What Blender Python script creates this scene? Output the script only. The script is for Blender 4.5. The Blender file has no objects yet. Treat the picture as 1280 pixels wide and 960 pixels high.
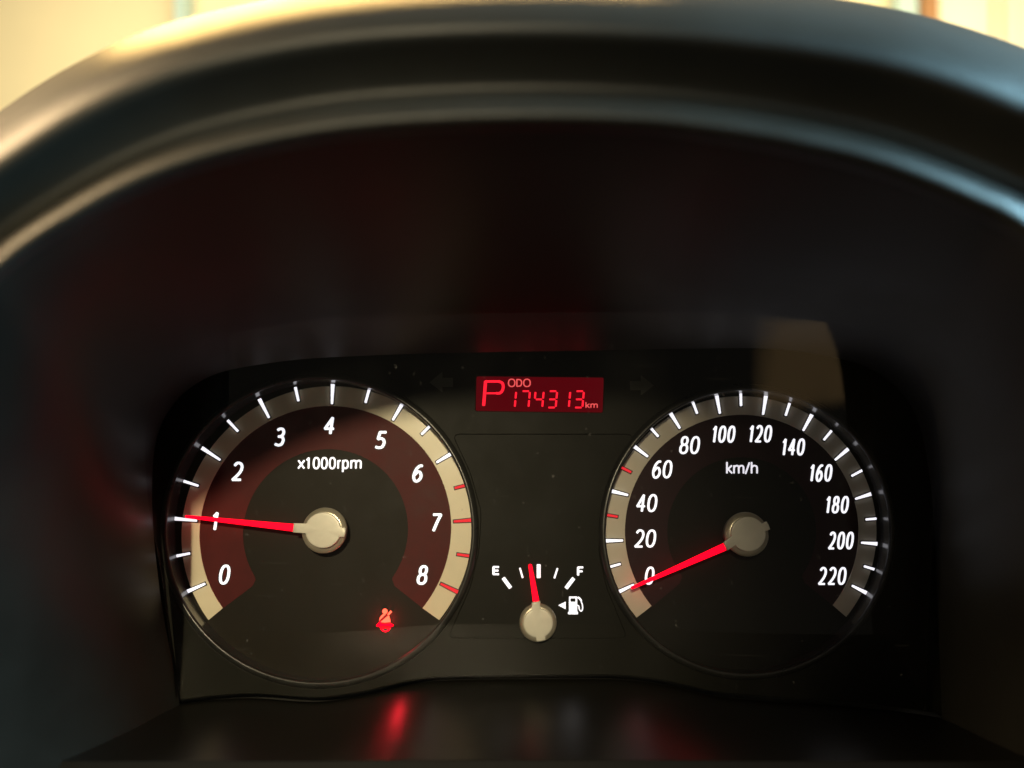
import bpy, bmesh, math, random
from mathutils import Vector, Matrix
random.seed(4)
S = bpy.context.scene
COL = S.collection
PI = math.pi

# ------------------------------------------------------------------ camera
CAMH = 1.0                      # eye height above the floor of the car park
FPX = 949.0                     # focal length in pixels of a 1280 px wide frame
TILT = math.radians(12.0)       # the instrument face leans back
cam_d = bpy.data.cameras.new('camera')
cam = bpy.data.objects.new('camera', cam_d); COL.objects.link(cam)
cam.location = (0, 0, CAMH); cam.rotation_euler = (PI/2, 0, 0)
cam_d.sensor_width = 36; cam_d.lens = FPX/1280*36
cam_d.clip_start = 0.01; cam_d.clip_end = 50
cam_d.dof.use_dof = True; cam_d.dof.focus_distance = 0.248; cam_d.dof.aperture_fstop = 5.5
S.camera = cam

# ------------------------------------------------------------------ world, lamps, exposure
W = bpy.data.worlds.new('World'); S.world = W; W.use_nodes = True
W.node_tree.nodes['Background'].inputs[0].default_value = (1.0, 0.92, 0.74, 1)
W.node_tree.nodes['Background'].inputs[1].default_value = 1.0
_n = W.node_tree.nodes; _tc = _n.new('ShaderNodeTexCoord'); _sx = _n.new('ShaderNodeSeparateXYZ'); _mr = _n.new('ShaderNodeMapRange'); _mr.interpolation_type = 'SMOOTHSTEP'
_vm = _n.new('ShaderNodeVectorMath'); _vm.operation = 'SCALE'; _vm.inputs[0].default_value = (1.0, 0.92, 0.74)
_mr.inputs['From Min'].default_value = -0.9; _mr.inputs['From Max'].default_value = 0.7; _mr.inputs['To Min'].default_value = 0.03; _mr.inputs['To Max'].default_value = 0.19
_lk = W.node_tree.links; _lk.new(_tc.outputs['Generated'], _sx.inputs[0]); _lk.new(_sx.outputs['Z'], _mr.inputs['Value'])
_lk.new(_mr.outputs[0], _vm.inputs['Scale']); _lk.new(_vm.outputs[0], _n['Background'].inputs[0])      # dim cabin: darker towards the footwell
S.view_settings.view_transform = 'Standard'; S.view_settings.look = 'None'
S.view_settings.exposure = 0; S.view_settings.gamma = 1
S.cycles.use_denoising = True
S.cycles.max_bounces = 8; S.cycles.transparent_max_bounces = 8
S.cycles.sample_clamp_indirect = 4

def aim(o, target):
    o.rotation_euler = (Vector(target) - o.location).to_track_quat('-Z', 'Y').to_euler()

def lamp(name, kind, loc, target, power, color, **kw):
    d = bpy.data.lights.new(name, kind); d.energy = power; d.color = color
    for k, v in kw.items(): setattr(d, k, v)
    o = bpy.data.objects.new(name, d); COL.objects.link(o)
    o.location = (loc[0], loc[1], loc[2] + CAMH); aim(o, (target[0], target[1], target[2] + CAMH))
    return o

lamp('cabin_lamp', 'SPOT', (-0.06, -0.44, 0.275), (-0.105, 0.25, -0.08), 16.5, (1.0, 0.84, 0.53),
     spot_size=math.radians(31), spot_blend=1.0, shadow_soft_size=0.022)
lamp('left_window_light', 'AREA', (-0.46, 0.10, 0.27), (-0.12, 0.14, 0.05), 7, (1.0, 0.70, 0.38), shape='RECTANGLE', size=0.30, size_y=0.22)
lamp('right_window_light', 'AREA', (0.50, 0.10, 0.20), (0.14, 0.14, 0.03), 16, (0.42, 0.80, 1.0), shape='RECTANGLE', size=0.26, size_y=0.20)
lamp('right_hub_fill', 'AREA', (0.50, -0.25, 0.28), (-0.06, 0.25, -0.05), 0.5, (0.55, 0.9, 1.0), shape='RECTANGLE', size=0.22, size_y=0.2)  # unseen lamp added for the cool hub bevel highlight and soft dial fill
lamp('left_hub_fill', 'AREA', (-0.50, -0.25, 0.10), (0.07, 0.25, -0.05), 0.95, (1.0, 0.8, 0.45), shape='RECTANGLE', size=0.22, size_y=0.16)  # warm counterpart, added to catch the speedometer hub bevel and fill the dials
lamp('cover_reflection_lamp', 'AREA', (0.317, -0.505, -0.244), (0.080, 0.216, 0.007), 0.009, (1.0, 0.62, 0.25), shape='RECTANGLE', size=0.038, size_y=0.095)  # unseen lamp, placed so the cover mirrors it as a tan patch
lamp('ceiling_light', 'AREA', (0.1, 1.35, 1.0), (0, 2.2, 0.5), 50, (1.0, 0.83, 0.52), shape='RECTANGLE', size=3.0, size_y=0.4)
lamp('hood_rim_lamp', 'AREA', (-0.12, 0.60, 0.40), (-0.03, 0.16, 0.06), 9, (1.0, 0.62, 0.20), shape='RECTANGLE', size=0.5, size_y=0.15)  # added lamp grazing the hood top to give its golden rim

# ------------------------------------------------------------------ materials
def mat(name, base, rough=0.5, metal=0.0, spec=0.5, coat=0.0, emit=None, estr=1.0, bump=0.0, bscale=2500, var=0.0, vscale=60):
    m = bpy.data.materials.new(name); m.use_nodes = True
    nt = m.node_tree; b = nt.nodes['Principled BSDF']
    b.inputs['Base Color'].default_value = (*base, 1); b.inputs['Roughness'].default_value = rough
    b.inputs['Metallic'].default_value = metal; b.inputs['Specular IOR Level'].default_value = spec
    b.inputs['Coat Weight'].default_value = coat; b.inputs['Coat Roughness'].default_value = 0.12
    if emit:
        b.inputs['Emission Color'].default_value = (*emit, 1); b.inputs['Emission Strength'].default_value = estr
    tc = nt.nodes.new('ShaderNodeTexCoord')
    if bump:
        n = nt.nodes.new('ShaderNodeTexNoise'); n.inputs['Scale'].default_value = bscale; n.inputs['Detail'].default_value = 3
        bp = nt.nodes.new('ShaderNodeBump'); bp.inputs['Strength'].default_value = bump; bp.inputs['Distance'].default_value = 0.0002
        nt.links.new(tc.outputs['Object'], n.inputs['Vector']); nt.links.new(n.outputs['Fac'], bp.inputs['Height'])
        nt.links.new(bp.outputs['Normal'], b.inputs['Normal'])
    if var:
        n = nt.nodes.new('ShaderNodeTexNoise'); n.inputs['Scale'].default_value = vscale; n.inputs['Detail'].default_value = 6
        n.inputs['Roughness'].default_value = 0.65
        r = nt.nodes.new('ShaderNodeMapRange'); r.inputs['From Min'].default_value = 0.25; r.inputs['From Max'].default_value = 0.75
        r.inputs['To Min'].default_value = 1 - var; r.inputs['To Max'].default_value = 1 + var
        h = nt.nodes.new('ShaderNodeVectorMath'); h.operation = 'SCALE'; h.inputs[0].default_value = base
        nt.links.new(tc.outputs['Object'], n.inputs['Vector']); nt.links.new(n.outputs['Fac'], r.inputs['Value'])
        nt.links.new(r.outputs['Result'], h.inputs['Scale']); nt.links.new(h.outputs['Vector'], b.inputs['Base Color'])
        r2 = nt.nodes.new('ShaderNodeMapRange'); r2.inputs['To Min'].default_value = max(0.03, rough - 0.1); r2.inputs['To Max'].default_value = rough + 0.1
        nt.links.new(n.outputs['Fac'], r2.inputs['Value']); nt.links.new(r2.outputs['Result'], b.inputs['Roughness'])
    return m

M = {}
M['hood'] = mat('hood_plastic', (0.013, 0.0125, 0.010), 0.45, spec=0.36, bump=0.35, bscale=1800, var=0.15, vscale=40)
M['liner'] = mat('liner_plastic', (0.014, 0.013, 0.0105), 0.41, spec=0.36, bump=0.2, bscale=2600, var=0.25, vscale=35)
M['ledge'] = mat('ledge_plastic', (0.006, 0.0055, 0.004), 0.30, spec=0.6, bump=0.05, bscale=3500)
M['mask'] = mat('mask_plastic', (0.0085, 0.0082, 0.005), 0.5, spec=0.12, bump=0.12, bscale=4000, var=0.15, vscale=60)
M['bezel'] = mat('bezel_plastic', (0.022, 0.022, 0.020), 0.30, spec=0.5, var=0.2, vscale=90)
M['well'] = mat('well_plastic', (0.035, 0.035, 0.035), 0.22, spec=0.7, var=0.2, vscale=90)
M['dial'] = mat('dial_print', (0.0115, 0.0085, 0.004), 0.5, spec=0.15, var=0.15, vscale=70)
M['dial_dark'] = mat('dial_print_dark', (0.011, 0.011, 0.009), 0.5, spec=0.15, var=0.15, vscale=70)
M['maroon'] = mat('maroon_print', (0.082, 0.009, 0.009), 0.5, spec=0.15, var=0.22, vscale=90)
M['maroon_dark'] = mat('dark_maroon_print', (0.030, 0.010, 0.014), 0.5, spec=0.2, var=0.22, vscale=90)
M['ring'] = mat('silver_beige_ring', (0.84, 0.76, 0.56), 0.36, spec=0.4, var=0.06, vscale=60)
M['ring_grey'] = mat('silver_grey_ring', (0.74, 0.68, 0.57), 0.38, spec=0.4, var=0.06, vscale=60)
M['outline'] = mat('black_print', (0.008, 0.007, 0.009), 0.5)
M['white'] = mat('lit_white', (0.8, 0.8, 0.8), 0.5, emit=(0.93, 0.92, 1.0), estr=1.2)
M['white_soft'] = mat('lit_white_soft', (0.8, 0.8, 0.8), 0.5, emit=(0.90, 0.88, 1.0), estr=0.95)
M['redtick'] = mat('lit_red_print', (0.3, 0.01, 0.01), 0.5, spec=0.1, emit=(1.0, 0.03, 0.045), estr=0.78)
M['pointer'] = mat('lit_red_pointer', (0.3, 0.0, 0.01), 0.4, spec=0.05, emit=(1.0, 0.0, 0.012), estr=2.4)
M['lcd'] = mat('lit_screen', (0.010, 0.002, 0.002), 0.6, spec=0.0, emit=(1.0, 0.0, 0.03), estr=0.085, var=0.1, vscale=200)
M['segment'] = mat('lit_segment', (0.1, 0.0, 0.0), 0.4, spec=0.0, emit=(1.0, 0.012, 0.03), estr=1.5)
M['segpale'] = mat('lit_pale_segment', (0.1, 0.0, 0.0), 0.4, spec=0.0, emit=(1.0, 0.11, 0.11), estr=1.0)
M['beltred'] = mat('lit_belt_red', (0.1, 0.0, 0.0), 0.4, spec=0.0, emit=(1.0, 0.0, 0.007), estr=6)
M['beltpale'] = mat('lit_belt_pale', (0.1, 0.0, 0.0), 0.4, spec=0.0, emit=(1.0, 0.09, 0.045), estr=3.5)
M['arrow'] = mat('unlit_arrow_print', (0.034, 0.035, 0.018), 0.45)
M['cap'] = mat('champagne_paint', (0.74, 0.71, 0.61), 0.38, metal=0.12, spec=0.5, bump=0.06, bscale=3000, var=0.07, vscale=160)
M['hub'] = mat('champagne_bevel', (0.55, 0.50, 0.39), 0.28, metal=0.55, spec=0.5)
M['wall'] = mat('cream_wall', (0.80, 0.70, 0.46), 0.8, var=0.05, vscale=2)
M['door'] = mat('cream_door', (0.82, 0.78, 0.60), 0.6, var=0.04, vscale=3)
M['wood'] = mat('brown_wood', (0.30, 0.15, 0.06), 0.6, var=0.3, vscale=12)
M['blue'] = mat('pale_blue_paint', (0.40, 0.55, 0.55), 0.5)

def glass_mat():
    m = bpy.data.materials.new('clear_cover'); m.use_nodes = True; nt = m.node_tree; nt.nodes.clear()
    out = nt.nodes.new('ShaderNodeOutputMaterial'); mix = nt.nodes.new('ShaderNodeMixShader')
    tr = nt.nodes.new('ShaderNodeBsdfTransparent'); tr.inputs[0].default_value = (0.97, 0.97, 0.96, 1)
    gl = nt.nodes.new('ShaderNodeBsdfGlossy'); gl.inputs['Roughness'].default_value = 0.02
    fr = nt.nodes.new('ShaderNodeFresnel'); fr.inputs[0].default_value = 1.46
    nt.links.new(fr.outputs[0], mix.inputs[0]); nt.links.new(tr.outputs[0], mix.inputs[1]); nt.links.new(gl.outputs[0], mix.inputs[2])
    # fine dust, hairline scuffs and a thin uneven film of wipe marks
    tc = nt.nodes.new('ShaderNodeTexCoord'); df = nt.nodes.new('ShaderNodeBsdfDiffuse'); df.inputs[0].default_value = (0.6, 0.58, 0.56, 1)
    def layer(scale, sc, f0, f1, t0, t1, detail, rot=0.0):
        mp = nt.nodes.new('ShaderNodeMapping'); mp.inputs['Scale'].default_value = sc; mp.inputs['Rotation'].default_value = (0, 0, rot)
        n = nt.nodes.new('ShaderNodeTexNoise'); n.inputs['Scale'].default_value = scale; n.inputs['Detail'].default_value = detail
        r = nt.nodes.new('ShaderNodeMapRange')
        for k, v in (('From Min', f0), ('From Max', f1), ('To Min', t0), ('To Max', t1)): r.inputs[k].default_value = v
        nt.links.new(tc.outputs['Object'], mp.inputs[0]); nt.links.new(mp.outputs[0], n.inputs['Vector']); nt.links.new(n.outputs['Fac'], r.inputs['Value'])
        return r
    ls = [layer(430, (1, 1, 1), 0.735, 0.79, 0.0, 0.14, 2), layer(900, (1, .06, 1), 0.73, 0.78, 0, 0.025, 1, 0.7), layer(900, (.05, 1, 1), 0.75, 0.80, 0, 0.02, 1, 0.25),
          layer(38, (1, .4, 1), 0.45, 0.75, 0.001, 0.010, 6, 0.5)]
    acc = ls[0].outputs[0]
    for l in ls[1:]:
        ad = nt.nodes.new('ShaderNodeMath'); ad.operation = 'ADD'; nt.links.new(acc, ad.inputs[0]); nt.links.new(l.outputs[0], ad.inputs[1]); acc = ad.outputs[0]
    mx = nt.nodes.new('ShaderNodeMixShader')
    nt.links.new(acc, mx.inputs[0]); nt.links.new(mix.outputs[0], mx.inputs[1]); nt.links.new(df.outputs[0], mx.inputs[2])
    nt.links.new(mx.outputs[0], out.inputs[0])
    return m
M['glass'] = glass_mat()

# ------------------------------------------------------------------ frames of reference
def P(px, py, d):               # a world point seen at pixel (px, py), d metres ahead
    return Vector(((px-640)/FPX*d, d, (480-py)/FPX*d + CAMH))

C0 = P(640, 664, 0.2505)        # a point of the dial plane
EX = Vector((1, 0, 0))
N = Vector((0, -math.cos(TILT), math.sin(TILT)))        # out of the dial, towards the driver
EY = N.cross(EX)                # up along the dial
CM = Matrix((( EX.x, EY.x, N.x, C0.x), (EX.y, EY.y, N.y, C0.y), (EX.z, EY.z, N.z, C0.z), (0, 0, 0, 1)))
EYE = Vector((0, 0, CAMH))
MM = 0.001

def L(px, py, h=0.0):           # local (x, y) on the plane h mm above the dial plane
    r = Vector(((px-640)/FPX, 1, (480-py)/FPX))
    t = ((C0 + N*h*MM) - EYE).dot(N) / r.dot(N)
    p = EYE + r*t - C0
    return (p.dot(EX), p.dot(EY))
PXM = 0.2505/FPX                # metres per pixel on the dial

# ------------------------------------------------------------------ object helpers
def link(name, me, parent=None, label=None):
    o = bpy.data.objects.new(name, me); COL.objects.link(o)
    if parent: o.parent = parent
    if label: o['label'] = label
    return o

def thing(name, label, cat, mw=None):
    o = bpy.data.objects.new(name, None); COL.objects.link(o); o.empty_display_size = 0.01
    if mw is not None: o.matrix_world = mw
    o['label'] = label; o['category'] = cat
    return o

def mesh(name, vs, fs, mats, idx=None, smooth=False):
    me = bpy.data.meshes.new(name); me.from_pydata([tuple(v) for v in vs], [], fs); me.update()
    for m in mats: me.materials.append(m)
    if idx:
        for p, i in zip(me.polygons, idx): p.material_index = i
    bm = bmesh.new(); bm.from_mesh(me); bmesh.ops.recalc_face_normals(bm, faces=bm.faces); bm.to_mesh(me); bm.free()
    if smooth:
        for p in me.polygons: p.use_smooth = True
    return me

def plate(loops, h0, h1, m, bevel=0.0):
    """A flat plate from closed loops (outline and holes) in local metres, from h0 to h1 mm."""
    cu = bpy.data.curves.new('outline', 'CURVE'); cu.dimensions = '2D'; cu.fill_mode = 'BOTH'
    cu.extrude = (h1-h0)/2*MM - bevel*MM; cu.bevel_depth = bevel*MM; cu.offset = -bevel*MM; cu.bevel_resolution = 2
    for lp in loops:
        sp = cu.splines.new('POLY'); sp.points.add(len(lp)-1); sp.use_cyclic_u = True
        for q, (x, y) in zip(sp.points, lp): q.co = (x*100, y*100, 0, 1)
    cu.extrude *= 100; cu.bevel_depth *= 100; cu.offset *= 100     # filled at a larger scale for accuracy
    o = bpy.data.objects.new('outline', cu); COL.objects.link(o)
    dg = bpy.context.evaluated_depsgraph_get()
    me = bpy.data.meshes.new_from_object(o.evaluated_get(dg))
    bpy.data.objects.remove(o); bpy.data.curves.remove(cu)
    me.transform(Matrix.Translation((0, 0, (h0+h1)/2*MM)) @ Matrix.Scale(0.01, 4))
    me.materials.clear(); me.materials.append(m)
    return me

def joined(*mes):               # several meshes into one, materials kept
    out = bpy.data.meshes.new('part'); bm = bmesh.new(); k = 0
    for me in mes:
        b0 = len(bm.faces); bm.from_mesh(me); bm.faces.ensure_lookup_table()
        for f in bm.faces[b0:]: f.material_index += k
        for m in me.materials: out.materials.append(m)
        k += len(me.materials)
    bm.to_mesh(out); bm.free()
    return out

def circ(cx, cy, rx, ry=None, n=160, a0=0, a1=2*PI, h=0.0):
    ry = ry or rx
    full = abs(a1-a0-2*PI) < 1e-6
    return [L(cx+rx*math.cos(a0+(a1-a0)*i/(n if full else n-1)), cy-ry*math.sin(a0+(a1-a0)*i/(n if full else n-1)), h) for i in range(n)]

def poly(pts, h=0.0): return [L(x, y, h) for x, y in pts]

def rounded(pts, r, n=6):       # rounded polygon in pixels
    out = []
    for i in range(len(pts)):
        p0, p, p1 = (Vector(pts[j % len(pts)]) for j in (i-1, i, i+1))
        a = (p0-p).normalized()*min(r, (p0-p).length/2); b = (p1-p).normalized()*min(r, (p1-p).length/2)
        for k in range(n+1):
            t = k/n; q = (p+a)*(1-t)**2 + p*2*t*(1-t) + (p+b)*t*t
            out.append((q.x, q.y))
    return out

def catmull(pts, n=8, closed=False):
    out = []; m = len(pts)
    rng = range(m) if closed else range(m-1)
    for i in rng:
        g = (lambda j: pts[j % m]) if closed else (lambda j: pts[max(0, min(m-1, j))])
        p0, p1, p2, p3 = g(i-1), g(i), g(i+1), g(i+2)
        for k in range(n):
            t = k/n
            out.append(tuple(0.5*((2*b) + (-a+c)*t + (2*a-5*b+4*c-d)*t*t + (-a+3*b-3*c+d)*t**3) for a, b, c, d in zip(p0, p1, p2, p3)))
    if not closed: out.append(tuple(pts[-1]))
    return out

# ------------------------------------------------------------------ strokes (lettering)
def stroke(vs, fs, pts, w, h0, h1, closed=False):
    """A ridge-backed stroke of width w px along pixel points; joined ends are round."""
    n = len(pts); base = len(vs)
    for i, (x, y) in enumerate(pts):
        a = pts[(i-1) % n] if (closed or i > 0) else pts[i]
        b = pts[(i+1) % n] if (closed or i < n-1) else pts[i]
        d = Vector((b[0]-a[0], b[1]-a[1])); d = d.normalized() if d.length else Vector((1, 0))
        ww = w/2*(0.88 + 0.12*abs(d.y))
        nx, ny = -d.y*ww, d.x*ww
        for sx, hh in ((-1, h0), (-1, h1*0.8+h0*0.2), (0, h1), (1, h1*0.8+h0*0.2), (1, h0)):
            q = L(x+nx*sx, y+ny*sx, hh); vs.append((q[0], q[1], hh*MM))
    for i in range(n if closed else n-1):
        j = (i+1) % n
        for k in range(4):
            fs.append((base+i*5+k, base+j*5+k, base+j*5+k+1, base+i*5+k+1))
    if not closed:
        for i, s in ((0, -1), (n-1, 1)):
            x, y = pts[i]; o = pts[1] if i == 0 else pts[n-2]
            d = Vector((x-o[0], y-o[1])).normalized(); c = len(vs)
            q = L(x, y, h1); vs.append((q[0], q[1], h1*MM)); rim = []
            for k in range(9):
                t = -PI/2 + PI*k/8; r = w/2*0.94
                vx = d.x*math.cos(t)*r*0.55 - d.y*math.sin(t)*r; vy = d.y*math.cos(t)*r*0.55 + d.x*math.sin(t)*r
                for hh in (h1*0.8+h0*0.2, h0):
                    q = L(x+vx, y+vy, hh); vs.append((q[0], q[1], hh*MM))
            for k in range(8):
                a = c+1+k*2
                fs.append((c, a, a+2)); fs.append((a, a+1, a+3, a+2))

def ell(cx, cy, rx, ry, n=28, a0=90, a1=450):
    out = []
    for i in range(n):
        a = math.radians(a0+(a1-a0)*i/n); c, s = math.cos(a), math.sin(a)
        e = 0.86
        out.append((cx+rx*math.copysign(abs(c)**e, c), cy+ry*math.copysign(abs(s)**e, s)))
    return out
def arc(cx, cy, rx, ry, a0, a1, n=14):
    return [(cx+rx*math.cos(math.radians(a0+(a1-a0)*i/(n-1))), cy+ry*math.sin(math.radians(a0+(a1-a0)*i/(n-1)))) for i in range(n)]

# glyphs in a unit box (centre line of the stroke), y up; (points, closed)
G = {
 '0': [(ell(.5, .5, .5, .5), True)],
 '1': [([(.22, .80), (.50, .90), (.72, 1.0)], False), ([(.72, 1.0), (.72, .0)], False)],
 '2': [(catmull([(.06, .86), (.26, .985), (.55, 1.0), (.82, .90), (.92, .70), (.80, .48), (.50, .25), (.05, .0)], 6), False), ([(.05, .0), (.95, .0)], False)],
 '3': [(catmull([(.10, .93), (.35, 1.0), (.68, .98), (.88, .82), (.80, .62), (.52, .53)], 6), False), ([(.30, .53), (.52, .53)], False),
       (catmull([(.52, .53), (.86, .46), (.98, .27), (.82, .06), (.45, .0), (.05, .06)], 6), False)],
 '4': [([(.72, .0), (.72, 1.0)], False), ([(.72, 1.0), (.02, .30)], False), ([(.02, .30), (1.0, .30)], False)],
 '5': [([(.95, 1.0), (.28, 1.0)], False), ([(.28, 1.0), (.16, .56)], False),
       (catmull([(.16, .56), (.45, .60), (.80, .52), (.94, .30), (.78, .06), (.42, .0), (.05, .05)], 6), False)],
 '6': [(catmull([(.90, .97), (.62, .97), (.28, .80), (.06, .50), (.06, .22), (.28, .01), (.62, .0), (.90, .16), (.94, .36), (.74, .56), (.44, .58), (.12, .40)], 6), False)],
 '7': [([(.05, 1.0), (.98, 1.0)], False), (catmull([(.98, 1.0), (.66, .55), (.36, .0)], 6), False)],
 '8': [(ell(.5, .765, .38, .235), True), (ell(.5, .265, .46, .265), True)],
 'x': [([(.0, 1.0), (1.0, .0)], False), ([(1.0, 1.0), (.0, .0)], False)],
 'r': [([(.05, 1.0), (.05, .0)], False), (catmull([(.05, .62), (.30, .92), (.95, 1.0)], 6), False)],
 'p': [([(.05, 1.0), (.05, -.42)], False), (ell(.52, .5, .46, .5), True)],
 'm': [([(.0, 1.0), (.0, .0)], False), (catmull([(.0, .74), (.14, .94), (.32, 1.0), (.46, .90), (.50, .66), (.50, .0)], 6), False),
       (catmull([(.50, .74), (.64, .94), (.82, 1.0), (.96, .90), (1.0, .66), (1.0, .0)], 6), False)],
 'k': [([(.0, 1.45), (.0, .0)], False), ([(.95, 1.0), (.15, .50)], False), ([(.22, .54), (1.0, .0)], False)],
 'h': [([(.0, 1.45), (.0, .0)], False), (catmull([(.0, .70), (.25, .95), (.60, 1.0), (.92, .88), (1.0, .60), (1.0, .0)], 6), False)],
 '/': [([(1.0, 1.4), (.0, -.08)], False)],
 'O': [(ell(.5, .5, .5, .5), True)],
 'D': [(catmull([(.0, 1.0), (.35, 1.0), (.80, .90), (1.0, .5), (.80, .10), (.35, .0), (.0, .0)], 6), False), ([(.0, .0), (.0, 1.0)], False)],
 'E': [([(.0, .0), (.0, 1.0)], False), ([(.0, 1.0), (1.0, 1.0)], False), ([(.0, .5), (.9, .5)], False), ([(.0, .0), (1.0, .0)], False)],
 'F': [([(.0, .0), (.0, 1.0)], False), ([(.0, 1.0), (1.0, 1.0)], False), ([(.0, .48), (.85, .48)], False)],
}
def glyphs(items, w, slant, h0, h1, m, under=False):
    """items: (char, left, right, top, bottom) outer bounds in pixels"""
    vs, fs = [], []
    for ch, x0, x1, yt, yb in items:
        hh = yb-yt; sh = slant*hh; k = w/2
        ww = x1-x0-sh-w; hb = hh-w
        for pts, closed in G[ch]:
            q = [(x0+k+u*ww + slant*(k+v*hb), yb-k-v*hb) for u, v in pts]
            stroke(vs, fs, q, w, h0, h1, closed)
    if not under: return mesh('lettering', vs, fs, [m])
    v2, f2 = [], []
    for ch, x0, x1, yt, yb in items:
        hh = yb-yt; sh = slant*hh; k = w/2; ww = x1-x0-sh-w; hb = hh-w
        for pts, closed in G[ch]:
            stroke(v2, f2, [(x0+k+u*ww + slant*(k+v*hb), yb-k-v*hb) for u, v in pts], w+2.2, h0-0.01, h0+0.05, closed)
    return joined(mesh('lettering', vs, fs, [m]), mesh('lettering', v2, f2, [M['outline']]))

def tick(ox, oy, ix, iy, wo, wi, m, h=0.35, out=1.15):
    """tapered luminous bar between two pixels with its black printed outline"""
    d = Vector((ox-ix, oy-iy)).normalized(); n = Vector((-d.y, d.x))
    a, b = Vector((ox, oy)), Vector((ix, iy))
    q = [a+n*wo/2, a-n*wo/2, b-n*wi/2+d*0.4, b-n*wi*0.25, b+n*wi*0.25, b+n*wi/2+d*0.4]
    e = [a+n*(wo/2+out), a-n*(wo/2+out), b-n*(wi/2+out)-d*out, b+n*(wi/2+out)-d*out]
    return joined(plate([poly([tuple(v) for v in e], h)], h, h+0.15, M['outline']),
                  plate([poly([tuple(v) for v in q], h)], h+0.16, h+0.5, m))

# ================================================================== THE SETTING: what shows over the hood
wy = 2.2
def box(name, x0, x1, y0, y1, z0, z1, m, parent=None, bev=0.0):
    vs = [(x, y, z) for x in (x0, x1) for y in (y0, y1) for z in (z0, z1)]
    me = mesh(name, vs, [(0, 1, 3, 2), (4, 6, 7, 5), (0, 4, 5, 1), (2, 3, 7, 6), (0, 2, 6, 4), (1, 5, 7, 3)], [m])
    o = link(name, me, parent)
    if bev:
        md = o.modifiers.new('bevel', 'BEVEL'); md.width = bev; md.segments = 2
    return o
X = lambda px: (px-640)/FPX*wy
wall = box('wall', -3.2, 3.2, wy+0.05, wy+0.15, 0.0, 3.0, M['wall']); wall['kind'] = 'structure'

dr = thing('door', 'cream panelled door with two thin vertical grooves, beyond the hood at upper right', 'door', Matrix.Translation((X(1300), wy, 0)))
dx = X(1300)
xs = [X(1172), X(1238.5), X(1243.5), X(1252.5), X(1257.5), X(1480)]
box('door_leaf', xs[0]-dx, xs[5]-dx, 0.035, 0.049, 0, 2.3, M['wood'], dr)
box('door_panel', xs[0]-dx+.002, xs[1]-dx, 0, 0.034, 0.02, 2.28, M['door'], dr, 0.004)
box('moulding', xs[2]-dx, xs[3]-dx, 0, 0.034, 0.02, 2.28, M['door'], dr, 0.004)
box('door_panel', xs[4]-dx, xs[5]-dx-.002, 0, 0.034, 0.02, 2.28, M['door'], dr, 0.004)
ps = thing('wooden_post', 'narrow brown wooden post beside the cream door at the top right', 'post', Matrix.Translation((X(1157), wy, 0)))
box('post_shaft', X(1147)-X(1157), X(1167)-X(1157), -0.03, 0.045, 0, 2.4, M['wood'], ps, 0.004)
box('post_strip', X(1120)-X(1157), X(1146)-X(1157), -0.01, 0.045, 0, 2.4, M['blue'], ps, 0.004)
pb = thing('painted_post', 'slim pale blue painted post against the cream wall at the top left', 'post', Matrix.Translation((X(229), wy, 0)))
box('post_shaft', X(223)-X(229), X(235)-X(229), -0.03, 0.045, 0, 2.4, M['blue'], pb, 0.004)

# ================================================================== INSTRUMENT HOOD
hood = thing('instrument_hood', 'curved black plastic hood arching over the gauges, rounded lip out of focus', 'hood', Matrix.Translation(P(640, 100, 0.135)))
HO = hood.matrix_world.translation.copy()
front = catmull([(-330, 1150), (-255, 800), (-140, 500), (0, 352), (100, 282), (200, 232), (320, 196), (460, 173), (640, 164), (800, 168), (900, 180),
                 (1000, 198), (1100, 224), (1200, 264), (1280, 308), (1410, 430), (1520, 760), (1600, 1150)], 10)
HB = 7.0
back = catmull([(236, 965), (222, 865), (200, 740), (190, 620), (202, 530), (255, 474), (350, 452), (470, 444), (620, 440), (760, 438), (860, 436),
                (960, 436), (1040, 446), (1100, 468), (1145, 520), (1165, 620), (1172, 760), (1180, 965)], 10)
def arch_h(i, n):               # how far the rear edge of the liner stands off the dial plane (the lens leans forward at the top)
    y = back[i][1]
    return 8 + max(0, min(1, (860-y)/430))*13
def wpt(px, py, h):
    x, y = L(px, py, h); return CM @ Vector((x, y, h*MM))
# liner: from the lens edge forward to the lip
vs, fs = [], []; n = len(front); K = 10; n_arch = n
for i in range(n):
    a = wpt(back[i][0], back[i][1], arch_h(i, n)); b = P(front[i][0], front[i][1], 0.139)
    for k in range(K+1):
        t = k/K; p = a.lerp(b, t)
        c = Vector((0, p.y, CAMH-0.03)); d = (p-c); p = p + d.normalized()*0.001*math.sin(PI*t)
        vs.append(p-HO)
for i in range(n-1):
    for k in range(K):
        a = i*(K+1)+k; fs.append((a, a+1, a+K+2, a+K+1))
link('inner_liner', mesh('inner_liner', vs, fs, [M['liner']], smooth=True), hood)
# lip and top: profile (outward px, depth)
prof = [(0, .139), (2, .1352), (6, .1326), (12, .1311), (19, .1306), (26, .1311), (32, .1326), (37, .1350), (42, .1372), (50, .1378), (63, .1368), (78, .1350), (91, .1331),
        (101, .1316), (111, .1308), (122, .1310), (132, .1325), (141, .1354), (149, .1405), (156, .1480), (161, .158), (164.5, .171), (166, .186), (164, .205), (150, .25), (90, .33), (20, .45)]
prof = catmull(prof, 3)
vs, fs = [], []
for i in range(n):
    a, b = front[max(0, i-1)], front[min(n-1, i+1)]
    d = Vector((b[0]-a[0], b[1]-a[1])).normalized(); nn = Vector((d.y, -d.x))
    x = front[i][0]; sc = 1.0 + 0.14*max(0, min(1, x/250)) + 0.22*max(0, min(1, (x-800)/480))
    for u, z in prof:
        vs.append(P(x+nn.x*u*sc, front[i][1]+nn.y*u*sc, z)-HO)
K = len(prof)
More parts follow.
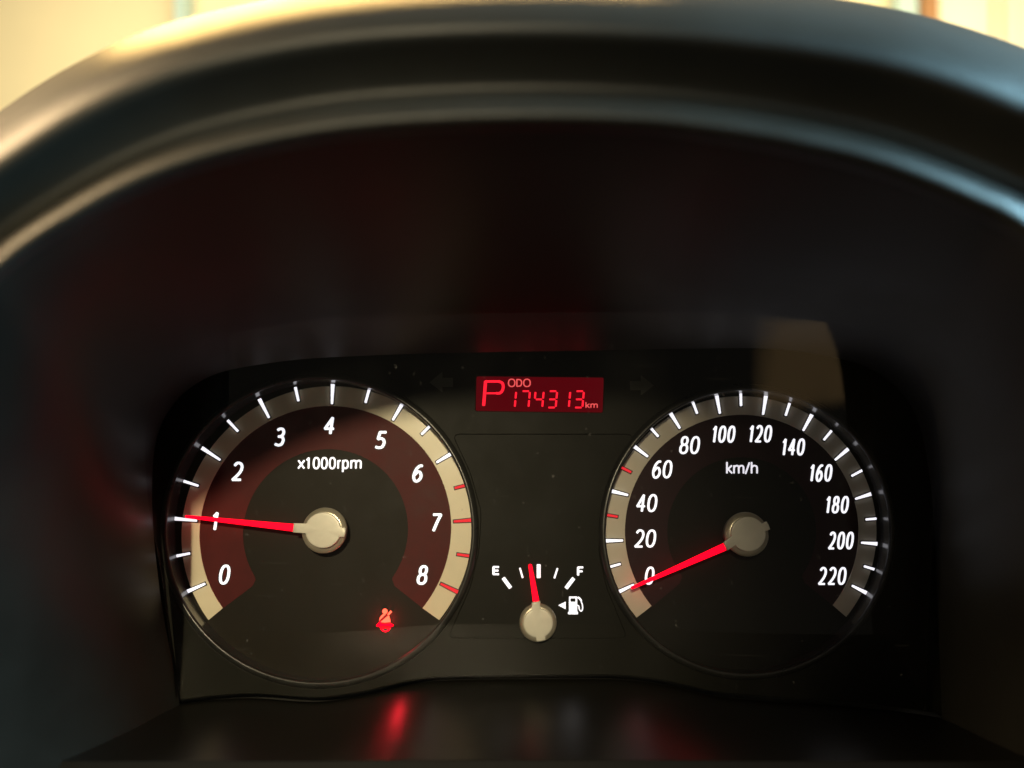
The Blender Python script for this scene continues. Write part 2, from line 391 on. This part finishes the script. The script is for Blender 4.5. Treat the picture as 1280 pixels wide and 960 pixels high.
for i in range(n-1):
    for k in range(K-1):
        a = i*K+k; fs.append((a, a+1, a+K+1, a+K))
link('hood_shell', mesh('hood_shell', vs, fs, [M['hood']], smooth=True), hood)

# ================================================================== LOWER TRIM LEDGE
edge = [(60, 905), (150, 884), (200, 877), (237, 873.5), (270, 869.5), (320, 867.5), (395, 872), (450, 865), (485, 857), (510, 851), (545, 846), (600, 844), (680, 843.5), (770, 844),
        (820, 849), (860, 857), (895, 865), (960, 871), (1040, 876), (1120, 884), (1180, 893), (1260, 910)]
edge = catmull(edge, 6)
ledge = thing('trim_ledge', 'glossy black trim ledge sloping forward below the two round gauges', 'trim', Matrix.Translation(wpt(640, 900, 10)))
LO = ledge.matrix_world.translation.copy()
ca, sa = math.cos(math.radians(21)), math.sin(math.radians(21))
vs, fs = [], []
for (x, y) in edge:
    ys = y + 3.2
    lx, ly = L(x, ys, 6.4)
    for u, dn in ((-3, 3), (-.6, 1.2), (0, .5), (0.6, .15), (1.5, 0)):       # rounded rear edge dropping into the gap
        vs.append(CM @ Vector((lx, ly - (u*sa+dn)*MM, (6.4+u*ca)*MM)) - LO)
    # run forward to a straight front edge seen at y = 953
    hx, hy = L(x, 954, 6.4+40); 
    for t in (0.15, .3, .45, .6, .75, .9, .97):
        yy = ly + (hy-ly)*t; xx = lx + (hx-lx)*t*0.25; hh = 6.4+1.4+38.6*t
        vs.append(CM @ Vector((xx, yy, hh*MM)) - LO)
K = 12
for i in range(len(edge)-1):
    for k in range(K-1):
        a = i*K+k; fs.append((a, a+1, a+K+1, a+K))
link('ledge_surface', mesh('ledge_surface', vs, fs, [M['ledge']], smooth=True), ledge)
vs, fs = [], []
for (x, y) in edge:
    lx, ly = L(x, y+3.2, 6.4); hx, hy = L(x, 954, 46.4)
    xx = lx + (hx-lx)*.97*.25; yy = ly + (hy-ly)*.97; hh = 7.8+38.6*.97
    for dh, dv in ((0, 0), (.15, .2), (.15, 60)):
        vs.append(CM @ Vector((xx, yy-dv*MM, (hh+dh)*MM)) - LO)
for i in range(len(edge)-1):
    for k in range(2): fs.append((i*3+k, i*3+k+1, i*3+k+4, i*3+k+3))
link('ledge_front', mesh('ledge_front', vs, fs, [M['ledge']]), ledge)

# ================================================================== INSTRUMENT CLUSTER
cl = thing('instrument_cluster', 'lit car instrument cluster with tachometer, speedometer, fuel gauge and red odometer display', 'instrument cluster', CM)

def bezel(cx, cy, rx, ry, name, lbl):
    """glossy well wall plus rolled rim; px on the dial plane"""
    base = circ(cx, cy, rx, ry, 192)
    c = L(cx, cy)
    wall_prof = [(0, -0.3), (0, 2), (0, 4), (0, 6.2)]
    rim_prof = [(0, 6.2), (.08, 6.7), (.3, 7.05), (.7, 7.15), (1.3, 7.0), (1.9, 6.5), (2.3, 5.9), (2.5, 5.2)]
    for nm, pr, mt in (('well_wall', wall_prof, 'well'), (name, rim_prof, 'bezel')):
        vs, fs = [], []
        for (x, y) in base:
            d = Vector((x-c[0], y-c[1])).normalized()
            for dr_, h in pr: vs.append((x+d.x*dr_*MM, y+d.y*dr_*MM, h*MM))
        K = len(pr); n = len(base)
        for i in range(n):
            for k in range(K-1):
                a, b = i*K+k, ((i+1) % n)*K+k
                fs.append((a, a+1, b+1, b))
        link(nm, mesh(nm, vs, fs, [M[mt]], smooth=True), cl, lbl if nm == name else None)
    return [(x+(Vector((x-c[0], y-c[1])).normalized().x)*2.2*MM, y+(Vector((x-c[0], y-c[1])).normalized().y)*2.2*MM) for x, y in base]

TC, TR = (404.8, 663.2), (185.6, 184.0)
SC, SR = (927.0, 664.6), (172.6, 172.0)
hole_t = bezel(*TC, *TR, 'dial_bezel', 'black bezel round the tachometer')
hole_s = bezel(*SC, *SR, 'dial_bezel', 'black bezel round the speedometer')

# mask panel with its openings
fuel_out = rounded([(560, 797.5), (588, 735), (599, 690), (602, 640), (588, 590), (566, 543), (792, 543), (764, 590), (749, 640), (748, 690), (758, 735), (784, 797.5)], 9)
win = rounded([(595.5, 470), (755, 471.5), (753.5, 515.5), (594.5, 513.5)], 2.5)
top = [(x, y) for x, y in back if y < 905]
mask_o = [(x, min(y, 900)) for x, y in top] + [(x, y) for x, y in reversed([(x, y) for x, y in edge if 165 < x < 1200])]
link('mask_panel', plate([poly(mask_o, 6.0), hole_t, hole_s, poly(fuel_out, 6.0), poly(win, 6.0)], 5.0, 6.0, M['mask'], 0.25), cl)
# backing so no light leaks behind
bk = [L(80, 380), L(1240, 380), L(1240, 1000), L(80, 1000)]
link('rear_housing', plate([bk], -6.0, -3.0, M['bezel']), cl)

# ---- dials
def band(cx0, cy0, r0, cx1, cy1, r1, a0, a1, lean=0.0, n=110, corner=0):
    """annular sector in px between two circles; angles in degrees, ccw from +x"""
    o = []
    for i in range(n):
        a = math.radians(a0+(a1-a0)*i/(n-1)); o.append((cx1+r1*math.cos(a), cy1-r1*math.sin(a)))
    for i in range(n):
        f = i/(n-1); a = math.radians(a1+(a0-a1)*f)
        r = r0
        if corner:
            e = min(f, 1-f)*abs(a1-a0)*PI/180*r0
            if e < corner: r = r0 + corner - math.sqrt(max(0, corner**2-(corner-e)**2))
        o.append((cx0+r*math.cos(a), cy0-r*math.sin(a)))
    y0 = cy1
    return [(x-lean*(y-y0), y) for x, y in o]

def gauge(name, lbl, cx, cy, R, mdial, bandargs, mband, ringargs, mring, ticks, nums, words):
    d = link(name, plate([circ(cx, cy, R, R, 160)], -0.6, 0.0, mdial), cl, lbl)
    link('colour_band', plate([poly(band(**bandargs))], 0.02, 0.10, mband), d)
    link('scale_ring', plate([poly(band(**ringargs))], 0.02, 0.40, mring, 0.06), d)
    for t in ticks:
        red = t[4] == 'r'; major = t[5]
        lab = None
        if red: lab = 'red tick mark'
        w = (4.6, 2.7) if major else (3.3, 2.9)
        if name.startswith('speed'): w = (4.5, 2.6) if major else (3.0, 2.7)
        link('tick_mark', tick(*t[:4], *w, M['redtick'] if red else M['white'], 0.42), d, lab)
    for txt, x0, x1, yt, yb, w, sl in nums:
        nn = len(txt); gap = 1.6; items = []
        sh = sl*(yb-yt)
        tot = (x1-x0-sh) - gap*(nn-1) + 0.0
        ws = [0.72 if c == '1' and nn > 1 else 1.0 for c in txt]; su = sum(ws); cx_ = x0
        for c, wgt in zip(txt, ws):
            cw = tot*wgt/su
            items.append((c, cx_, cx_+cw+sh, yt, yb)); cx_ += cw+gap
        link('numeral', glyphs(items, w, sl, 0.12, 0.42, M['white'], True), d, 'lit white numeral '+txt)
    return d

LN = 0.035
tach_t = [(232, 740.5, 257, 729.5, 'w', 1), (220.3, 695.2, 238, 691.6, 'w', 0), (219, 648.3, 246.6, 650.9, 'w', 1), (230, 601.5, 248.5, 607.4, 'w', 0),
          (252.8, 560, 275.8, 575.2, 'w', 1), (285, 525.6, 298, 539.4, 'w', 0), (324.5, 499, 336.7, 522.5, 'w', 1), (369.5, 484.2, 373.4, 501.7, 'w', 0),
          (416.2, 480.5, 415.2, 505.3, 'w', 1), (462.4, 484.5, 457, 503.8, 'w', 0), (504.5, 502.5, 491, 525.6, 'w', 1), (539.5, 530.7, 526.9, 543.3, 'w', 0),
          (567, 565.4, 545.6, 578.3, 'w', 1), (584.5, 606.1, 568.4, 610.3, 'r', 0), (592, 650, 567.2, 651.9, 'r', 1), (588.2, 695.2, 571.4, 692.8, 'r', 0), (572.6, 740.2, 550.8, 729.5, 'r', 1)]
tach_n = [('0', 272, 289.6, 705.5, 731, 3.6, .16), ('1', 261.5, 275.5, 639.5, 663.5, 3.6, .16), ('2', 288, 306.4, 577, 601.5, 3.6, .16), ('3', 341.3, 358.6, 534.3, 558.3, 3.6, .16),
          ('4', 403, 421, 520.5, 543.5, 3.6, .16), ('5', 467, 485, 538.5, 561.5, 3.6, .16), ('6', 513.8, 531, 580, 603, 3.6, .16), ('7', 536.3, 553.5, 641.5, 665, 3.6, .16), ('8', 519.3, 537.2, 706.3, 731.3, 3.6, .16)]
tach = gauge('tachometer_dial', 'tachometer dial with maroon band, reading just under 1', *TC, 187, M['dial'],
    dict(cx0=407, cy0=664.5, r0=103, cx1=407, cy1=664.5, r1=158, a0=-37.5, a1=217.5, lean=LN, corner=9), M['maroon'],
    dict(cx0=407, cy0=664.5, r0=157, cx1=409, cy1=664.5, r1=181.5, a0=-37.5, a1=217.5, lean=LN), M['ring'], tach_t, tach_n, None)
link('unit_lettering', glyphs([('x', 371.7, 381.5, 574.6, 586.4), ('1', 381.0, 388.6, 571.2, 586.4), ('0', 390.6, 400.2, 571.0, 586.8), ('0', 400.7, 410.0, 571.0, 586.8),
     ('0', 410.7, 420.2, 571.0, 586.8), ('r', 421.2, 426.6, 574.6, 586.4), ('p', 427, 436.4, 574.4, 586.6), ('m', 437.6, 452.3, 574.6, 586.4)], 2.35, 0.03, 0.12, 0.35, M['white']), tach, 'lit white lettering x1000rpm')

sp_t = [(772.8, 740, 792.3, 730.6, 'w', 1), (763, 708.4, 775.6, 704.8, 'w', 0), (757.2, 676, 778.6, 675.6, 'w', 1), (759, 643.8, 772, 646, 'r', 0), (765, 614, 785, 619, 'w', 1),
        (777, 584.5, 788.8, 590.5, 'r', 0), (793, 558.4, 809.8, 571, 'w', 1), (813.9, 535.8, 822.8, 546, 'w', 0), (837.5, 516, 849.8, 535.8, 'w', 1), (865.2, 501.4, 871.3, 517.3, 'w', 0),
        (895, 491.7, 899.7, 517.3, 'w', 1), (925.5, 490.5, 926, 507.7, 'w', 0), (957, 495.2, 953.4, 518.6, 'w', 1), (986.6, 504.2, 981.6, 519.8, 'w', 0), (1014.4, 518.6, 1003.4, 538.6, 'w', 1),
        (1038.9, 538.6, 1029.2, 550.2, 'w', 0), (1059.7, 561.3, 1043.3, 575.2, 'w', 1), (1076.9, 588.1, 1063.9, 595.2, 'w', 0), (1088.1, 617.5, 1068.6, 623.8, 'w', 1), (1094.8, 648.3, 1081.6, 649.4, 'w', 0),
        (1095.9, 679.8, 1076, 678.3, 'w', 1), (1092.2, 711.6, 1079.5, 707.7, 'w', 0), (1082.8, 741.3, 1064.4, 731.9, 'w', 1)]
def sn(t, x0, x1, y0, y1): return (t, x0, x1, y0, y1, 2.95, .13)
sp_n = [sn('0', 804.8, 819.4, 708, 731.2), sn('20', 791.8, 821.5, 661.6, 684.7), sn('40', 794, 823, 617.4, 640.3), sn('60', 813.8, 841.8, 575, 598.2), sn('80', 847.8, 876.3, 545, 567.8),
        sn('100', 888, 920.5, 531.8, 553.7), sn('120', 934, 966.4, 531.2, 553.3), sn('140', 975.2, 1007.5, 547.8, 569.7), sn('160', 1010, 1041.7, 580, 602.2), sn('180', 1030, 1062.4, 619.8, 642),
        sn('200', 1034.2, 1068.6, 664.4, 687), sn('220', 1021.7, 1059.4, 708.6, 731.4)]
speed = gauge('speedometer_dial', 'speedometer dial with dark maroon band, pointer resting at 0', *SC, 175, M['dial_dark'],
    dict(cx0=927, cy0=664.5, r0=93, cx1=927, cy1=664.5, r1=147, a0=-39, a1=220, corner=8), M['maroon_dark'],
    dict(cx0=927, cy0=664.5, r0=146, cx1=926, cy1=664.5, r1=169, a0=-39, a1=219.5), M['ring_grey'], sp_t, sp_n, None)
link('unit_lettering', glyphs([('k', 907.6, 916, 581, 592.4), ('m', 916.4, 930.5, 581, 592.4), ('/', 930.8, 937.8, 581, 592.4), ('h', 938.4, 947.4, 581, 592.4)], 2.2, 0.0, 0.12, 0.35, M['white_soft']), speed, 'lit white lettering km/h')

# ---- fuel gauge plate
fuel = link('fuel_dial', plate([poly([(x, y) for x, y in rounded([(552, 803), (580, 735), (591, 690), (594, 640), (584, 590), (560, 537), (797, 537), (768, 590), (752, 640), (753, 690), (761, 735), (792, 803)], 6)], 5.6)], 5.05, 5.6, M['mask']), cl, 'fuel gauge plate with E and F marks')
FH = 5.62
def bar(x0, y0, x1, y1, w):
    d = Vector((x1-x0, y1-y0)).normalized(); nn = Vector((-d.y, d.x))*w/2; a, b = Vector((x0, y0)), Vector((x1, y1))
    r = rounded([tuple(a+nn), tuple(b+nn), tuple(b-nn), tuple(a-nn)], 0.8, 3)
    return plate([poly(r, FH)], FH, FH+0.35, M['white'])
for b in ((628.9, 722.2, 638.3, 735, 4.6), (649.8, 709.7, 653.4, 722.5, 2.2), (673.3, 705.3, 673.3, 722.5, 4.8), (696.9, 710, 692.8, 723, 2.2), (717.2, 722.5, 707.3, 735.5, 4.6)):
    link('tick_mark', bar(*b), fuel)
link('letter', glyphs([('E', 615.4, 624.6, 707.3, 719.2)], 2.9, 0, FH, FH+.35, M['white']), fuel, 'lit white letter E')
link('letter', glyphs([('F', 721.2, 729.9, 707.8, 720.2)], 2.9, 0, FH, FH+.35, M['white']), fuel, 'lit white letter F')
vs, fs = [], []
stroke(vs, fs, catmull([(720.8, 756.5), (723.4, 757.5), (724.2, 761.5), (726.4, 764.0), (728.2, 761.0), (727.9, 756.0), (726.6, 752.0), (726.4, 749.6)], 5), 1.5, FH, FH+.3)
stroke(vs, fs, [(722.4, 746.6), (724.8, 748.3), (726.6, 751.0)], 2.3, FH, FH+.34)
pump = joined(plate([poly(rounded([(711.2, 745.6), (721.4, 745.6), (721.4, 764.6), (722.4, 764.6), (722.4, 767.8), (710, 767.8), (710, 764.6), (711.2, 764.6)], 0.9, 3), FH),
                     poly([(713.0, 747.8), (719.4, 747.8), (719.4, 752.2), (713.0, 752.2)], FH)], FH, FH+.33, M['white']),
              mesh('hose', vs, fs, [M['white']]))
link('pump_symbol', pump, fuel, 'lit white fuel pump symbol')
link('arrow_symbol', plate([poly([(697.8, 756.6), (707, 752), (707, 761.4)], FH)], FH, FH+.33, M['white']), fuel, 'lit white triangle pointing left')

# ---- unlit turn arrows on the mask
for s, cx, cy in ((1, 802, 482), (-1, 552, 478)):
    a = [(-15, -6), (-1, -6), (-1, -14), (16, 0), (-1, 13), (-1, 6), (-15, 6)]
    link('turn_arrow', plate([poly([(cx+s*x*0.95, cy+y*0.95) for x, y in a], 6.02)], 6.02, 6.08, M['arrow']), cl, 'unlit turn signal arrow pointing ' + ('right' if s > 0 else 'left'))

# ---- display
disp = link('display_screen', plate([poly([(592, 466), (758, 466), (758, 519), (591, 518)], 4.4)], 4.0, 4.4, M['lcd']), cl, 'glowing red odometer display')
DH = 4.42
vs, fs = [], []
stroke(vs, fs, [(604.6, 506.5), (606.9, 476.8)], 4.0, DH, DH+.12)
stroke(vs, fs, [(606.9, 476.8), (623.5, 476.8)], 3.4, DH, DH+.13)
stroke(vs, fs, catmull([(623.5, 476.8), (627.6, 478.6), (629.0, 482.5), (628.2, 487.6), (625, 491.3), (620.5, 491.6)], 5), 3.6, DH, DH+.14)
stroke(vs, fs, [(620.5, 491.6), (608.5, 491.6)], 2.6, DH, DH+.12)
link('gear_letter', mesh('gear_letter', vs, fs, [M['segment']]), disp, 'lit red gear letter P')
link('caption', glyphs([('O', 634.8, 644.4, 473.2, 484), ('D', 645.3, 652.9, 473.6, 483.6), ('O', 653.8, 663.6, 473.2, 484)], 1.6, 0, DH, DH+.12, M['segpale']), disp, 'lit red lettering ODO')
link('caption', glyphs([('k', 731.8, 737.4, 504.3, 510.2), ('m', 738.0, 747.2, 504.3, 510.2)], 1.35, 0, DH, DH+.12, M['segpale']), disp, 'lit red lettering km')
SEG = {'1': 'bc', '7': 'abc', '4': 'fgbc', '3': 'abgcd'}
for ch, xr in (('1', 645.0), ('7', 662.2), ('4', 679.4), ('3', 696.2), ('1', 712.6), ('3', 729.6)):
    vs, fs = [], []; wd = 10.2; yt, ym, yb = 489.0, 499.2, 509.4; sl = 0.09
    xx = lambda x, y: (x + (yb-y)*sl - 1.6, y)
    segs = {'a': ((-wd+1.6, yt), (-1.6, yt)), 'g': ((-wd+1.8, ym), (-1.8, ym)), 'd': ((-wd+1.6, yb), (-1.6, yb)),
            'b': ((0, yt+1.6), (0, ym-1.6)), 'c': ((0, ym+1.6), (0, yb-1.6)), 'f': ((-wd, yt+1.6), (-wd, ym-1.6))}
    for s in SEG[ch]:
        (x0, y0), (x1, y1) = segs[s]
        stroke(vs, fs, [xx(xr+x0, y0), xx(xr+x1, y1)], 2.5, DH, DH+.12)
    link('digit', mesh('digit', vs, fs, [M['segment']]), disp, 'lit red digit '+ch)

# ---- seat belt warning
wl = None
H0 = 0.02
head = circ(481.0, 764.2, 3.1, 3.4, 20, h=.5)
body_l = [(476.6, 769.4), (479.2, 767.6), (482.2, 767.7), (473.9, 775.9), (475.0, 772.0)]
body_r = [(485.4, 769.2), (486.6, 771.0), (487.4, 774.2), (488.0, 777.6), (481, 778.3), (475.6, 777.6)]
strap = [(470.2, 781.8), (471.8, 783.4), (477.2, 777.9), (475.4, 776.4)]
tongue = [(484.0, 767.9), (485.8, 769.3), (489.9, 765.0), (488.0, 763.2)]
lap = [(474.6, 779.3), (481, 780.0), (488.2, 779.3), (491.8, 781.4), (490.8, 783.2), (486.4, 783.0), (481, 782.4), (476.4, 783.0), (472.6, 783.2)]
cushion = catmull([(475.6, 784.2), (478.0, 787.6), (481.6, 789.2), (485.2, 787.8), (487.8, 784.2)], 4)
vs, fs = [], []; stroke(vs, fs, cushion, 1.7, H0, .45)
vs2, fs2 = [], []; stroke(vs2, fs2, [(478.4, 784.8), (484.8, 784.8)], 1.2, H0, .4)
link('belt_warning_light', joined(plate([poly(body_l, .4)], H0, .5, M['beltpale']), plate([poly(body_r, .4)], H0, .5, M['beltpale']), plate([head], H0, .52, M['beltpale']),
     plate([poly(lap, .4)], H0, .45, M['beltred']), plate([poly(strap, .4)], H0, .48, M['beltred']), plate([poly(tongue, .6)], H0, .56, M['beltpale']),
     mesh('c', vs, fs, [M['beltred']]), mesh('c', vs2, fs2, [M['beltred']])), tach, 'lit red seat belt warning symbol')

# ---- pointers
def pointer(cx, cy, R, rc, bx, by, tx, ty, wb, wt, tabw, opp, lbl, hb, ht, fl=1.0):
    """hub centre, outer and cap radii in px; pointer from (bx,by) to tip (tx,ty)"""
    h = 7.2 + (hb-0.5)
    d = Vector((tx-bx, ty-by)).normalized(); nn = Vector((-d.y, d.x))
    a, b = Vector((bx, by)) - d*4, Vector((tx, ty))
    q = [a+nn*wb/2, a-nn*wb/2, b-nn*wt/2, b-nn*wt*0.2+d*0.8, b+nn*wt*0.2+d*0.8, b+nn*wt/2]
    p = link('pointer', plate([poly([tuple(v) for v in q], h-1.8)], h-2.6, h-1.5, M['pointer'], 0.12), cl, lbl)
    cw = L(cx, cy, h)
    pr = [(R*0.90, hb), (R*0.985, h-3.2), (R, h-2.2), (R*0.99, h-1.9), (R*0.97, h-1.75), (rc*1.03, h-1.15), (rc*0.98, h-1.1), (0, h-1.1)]
    vs, fs = [], []; n = 96; K = len(pr)
    for i in range(n):
        t = 2*PI*i/n
        for r, hh in pr: vs.append((cw[0]+r*PXM*0.975*math.cos(t), cw[1]+r*PXM*0.975*math.sin(t), hh*MM))
    for i in range(n):
        for k in range(K-1):
            x, y = i*K+k, ((i+1) % n)*K+k
            fs.append((x, x+1, y+1, y))
    link('pointer_hub', mesh('pointer_hub', vs, fs, [M['hub']], smooth=True), p)
    # cap with a tab over the pointer root and a short one opposite
    ang = math.atan2(-d.y, d.x); out = []
    ha = math.asin(tabw/2/rc)
    def pt(f, s): return (cx + d.x*f + nn.x*s, cy + d.y*f + nn.y*s)
    root = (Vector((bx, by))-Vector((cx, cy))).dot(d)
    side = (Vector((bx, by))-Vector((cx, cy))).dot(nn)
    m = 60
    out += [pt(root, side-tabw*0.46), pt(root, side+tabw*0.46)]
    ho = math.asin(min(.9, tabw*opp/2/rc))
    for i in range(m+1):
        t = ha + (PI-ho-ha)*i/m; out.append(pt(rc*math.cos(t), rc*math.sin(t)))
    out += [pt(-R*0.985, tabw*opp/2*fl), pt(-R*0.985-0.4, 0), pt(-R*0.985, -tabw*opp/2*fl)]
    for i in range(m+1):
        t = PI+ho + (PI-ho-ha)*i/m; out.append(pt(rc*math.cos(t), rc*math.sin(t)))
    vs, fs = [], []; n = len(out)
    rings = [(1.0, -1.4), (1.0, 0.02), (.985, 0.11), (.955, 0.14), (.86, .16), (.7, .18), (.5, .20), (.25, .215)]
    for k, (sc, dz) in enumerate(rings):
        for q in out:
            x, y = L(cx+(q[0]-cx)*sc, cy+(q[1]-cy)*sc, h); vs.append((x, y, (h+dz)*MM))
    for k in range(len(rings)-1):
        for i in range(n):
            j = (i+1) % n; fs.append((k*n+i, k*n+j, (k+1)*n+j, (k+1)*n+i))
    x, y = L(cx, cy, h); vs.append((x, y, (h+.22)*MM)); c = len(vs)-1
    for i in range(n): fs.append(((len(rings)-1)*n+i, (len(rings)-1)*n+(i+1) % n, c))
    link('pointer_cap', mesh('pointer_cap', vs, fs, [M['cap']], smooth=True), p)
    return p
pointer(403.6, 662.8, 28.4, 22.3, 366.5, 659.6, 232.5, 645.6, 9.6, 3.6, 12.6, 0.95, 'glowing red tachometer pointer with champagne cap', 0.5, 6)
pointer(935.6, 667.6, 27.6, 21.6, 907.2, 683.0, 789.6, 735.0, 9.6, 3.4, 12.0, 0.9, 'glowing red speedometer pointer with champagne cap', 0.5, 6)
pointer(672.8, 779.0, 22.6, 18.4, 670.2, 752.2, 662.6, 706.0, 8.2, 4.4, 11.4, 1.0, 'glowing red fuel gauge pointer with champagne cap', 4.0, 9)

# ---- clear cover, leaning forward at the top, fixed between ledge and liner
def interp(cv, x):
    for a, b in zip(cv, cv[1:]):
        if a[0] <= x <= b[0] and b[0] > a[0]: return a[1] + (b[1]-a[1])*(x-a[0])/(b[0]-a[0])
    return cv[-1][1] if x > cv[-1][0] else cv[0][1]
vs, fs = [], []; K = 16; CI = CM.inverted()
cols = [i for i in range(n_arch) if back[i][1] < 660]
for i in cols:
    x0, y0 = back[i]
    t = 0.27*max(0.0, min(1.0, (660-y0)/200))
    a = wpt(x0, y0, arch_h(i, n_arch)); b = P(front[i][0], front[i][1], 0.139)
    p = CI @ (a.lerp(b, t)); xb = max(220, min(1158, x0)); hb_ = 9.0
    ax, ay = L(xb, interp(edge, xb)+2, hb_); A = Vector((ax, ay, hb_*MM))
    for k in range(K+1):
        u = k/K; q = A.lerp(p, u); q.z -= 1.5*MM*math.sin(PI*u)
        vs.append(tuple(q))
for i in range(len(cols)-1):
    for k in range(K):
        a = i*(K+1)+k; fs.append((a, a+1, a+K+2, a+K+1))
cg = link('cover_glass', mesh('cover_glass', vs, fs, [M['glass']], smooth=True), cl)

# glow of the belt warning lamp
wc = wpt(481, 776, 1.7)
bl = bpy.data.lights.new('belt_warning_glow', 'POINT'); bl.energy = 0.005; bl.color = (1, 0.02, 0.04); bl.shadow_soft_size = 0.0009
blo = bpy.data.objects.new('belt_warning_glow', bl); COL.objects.link(blo); blo.location = wc
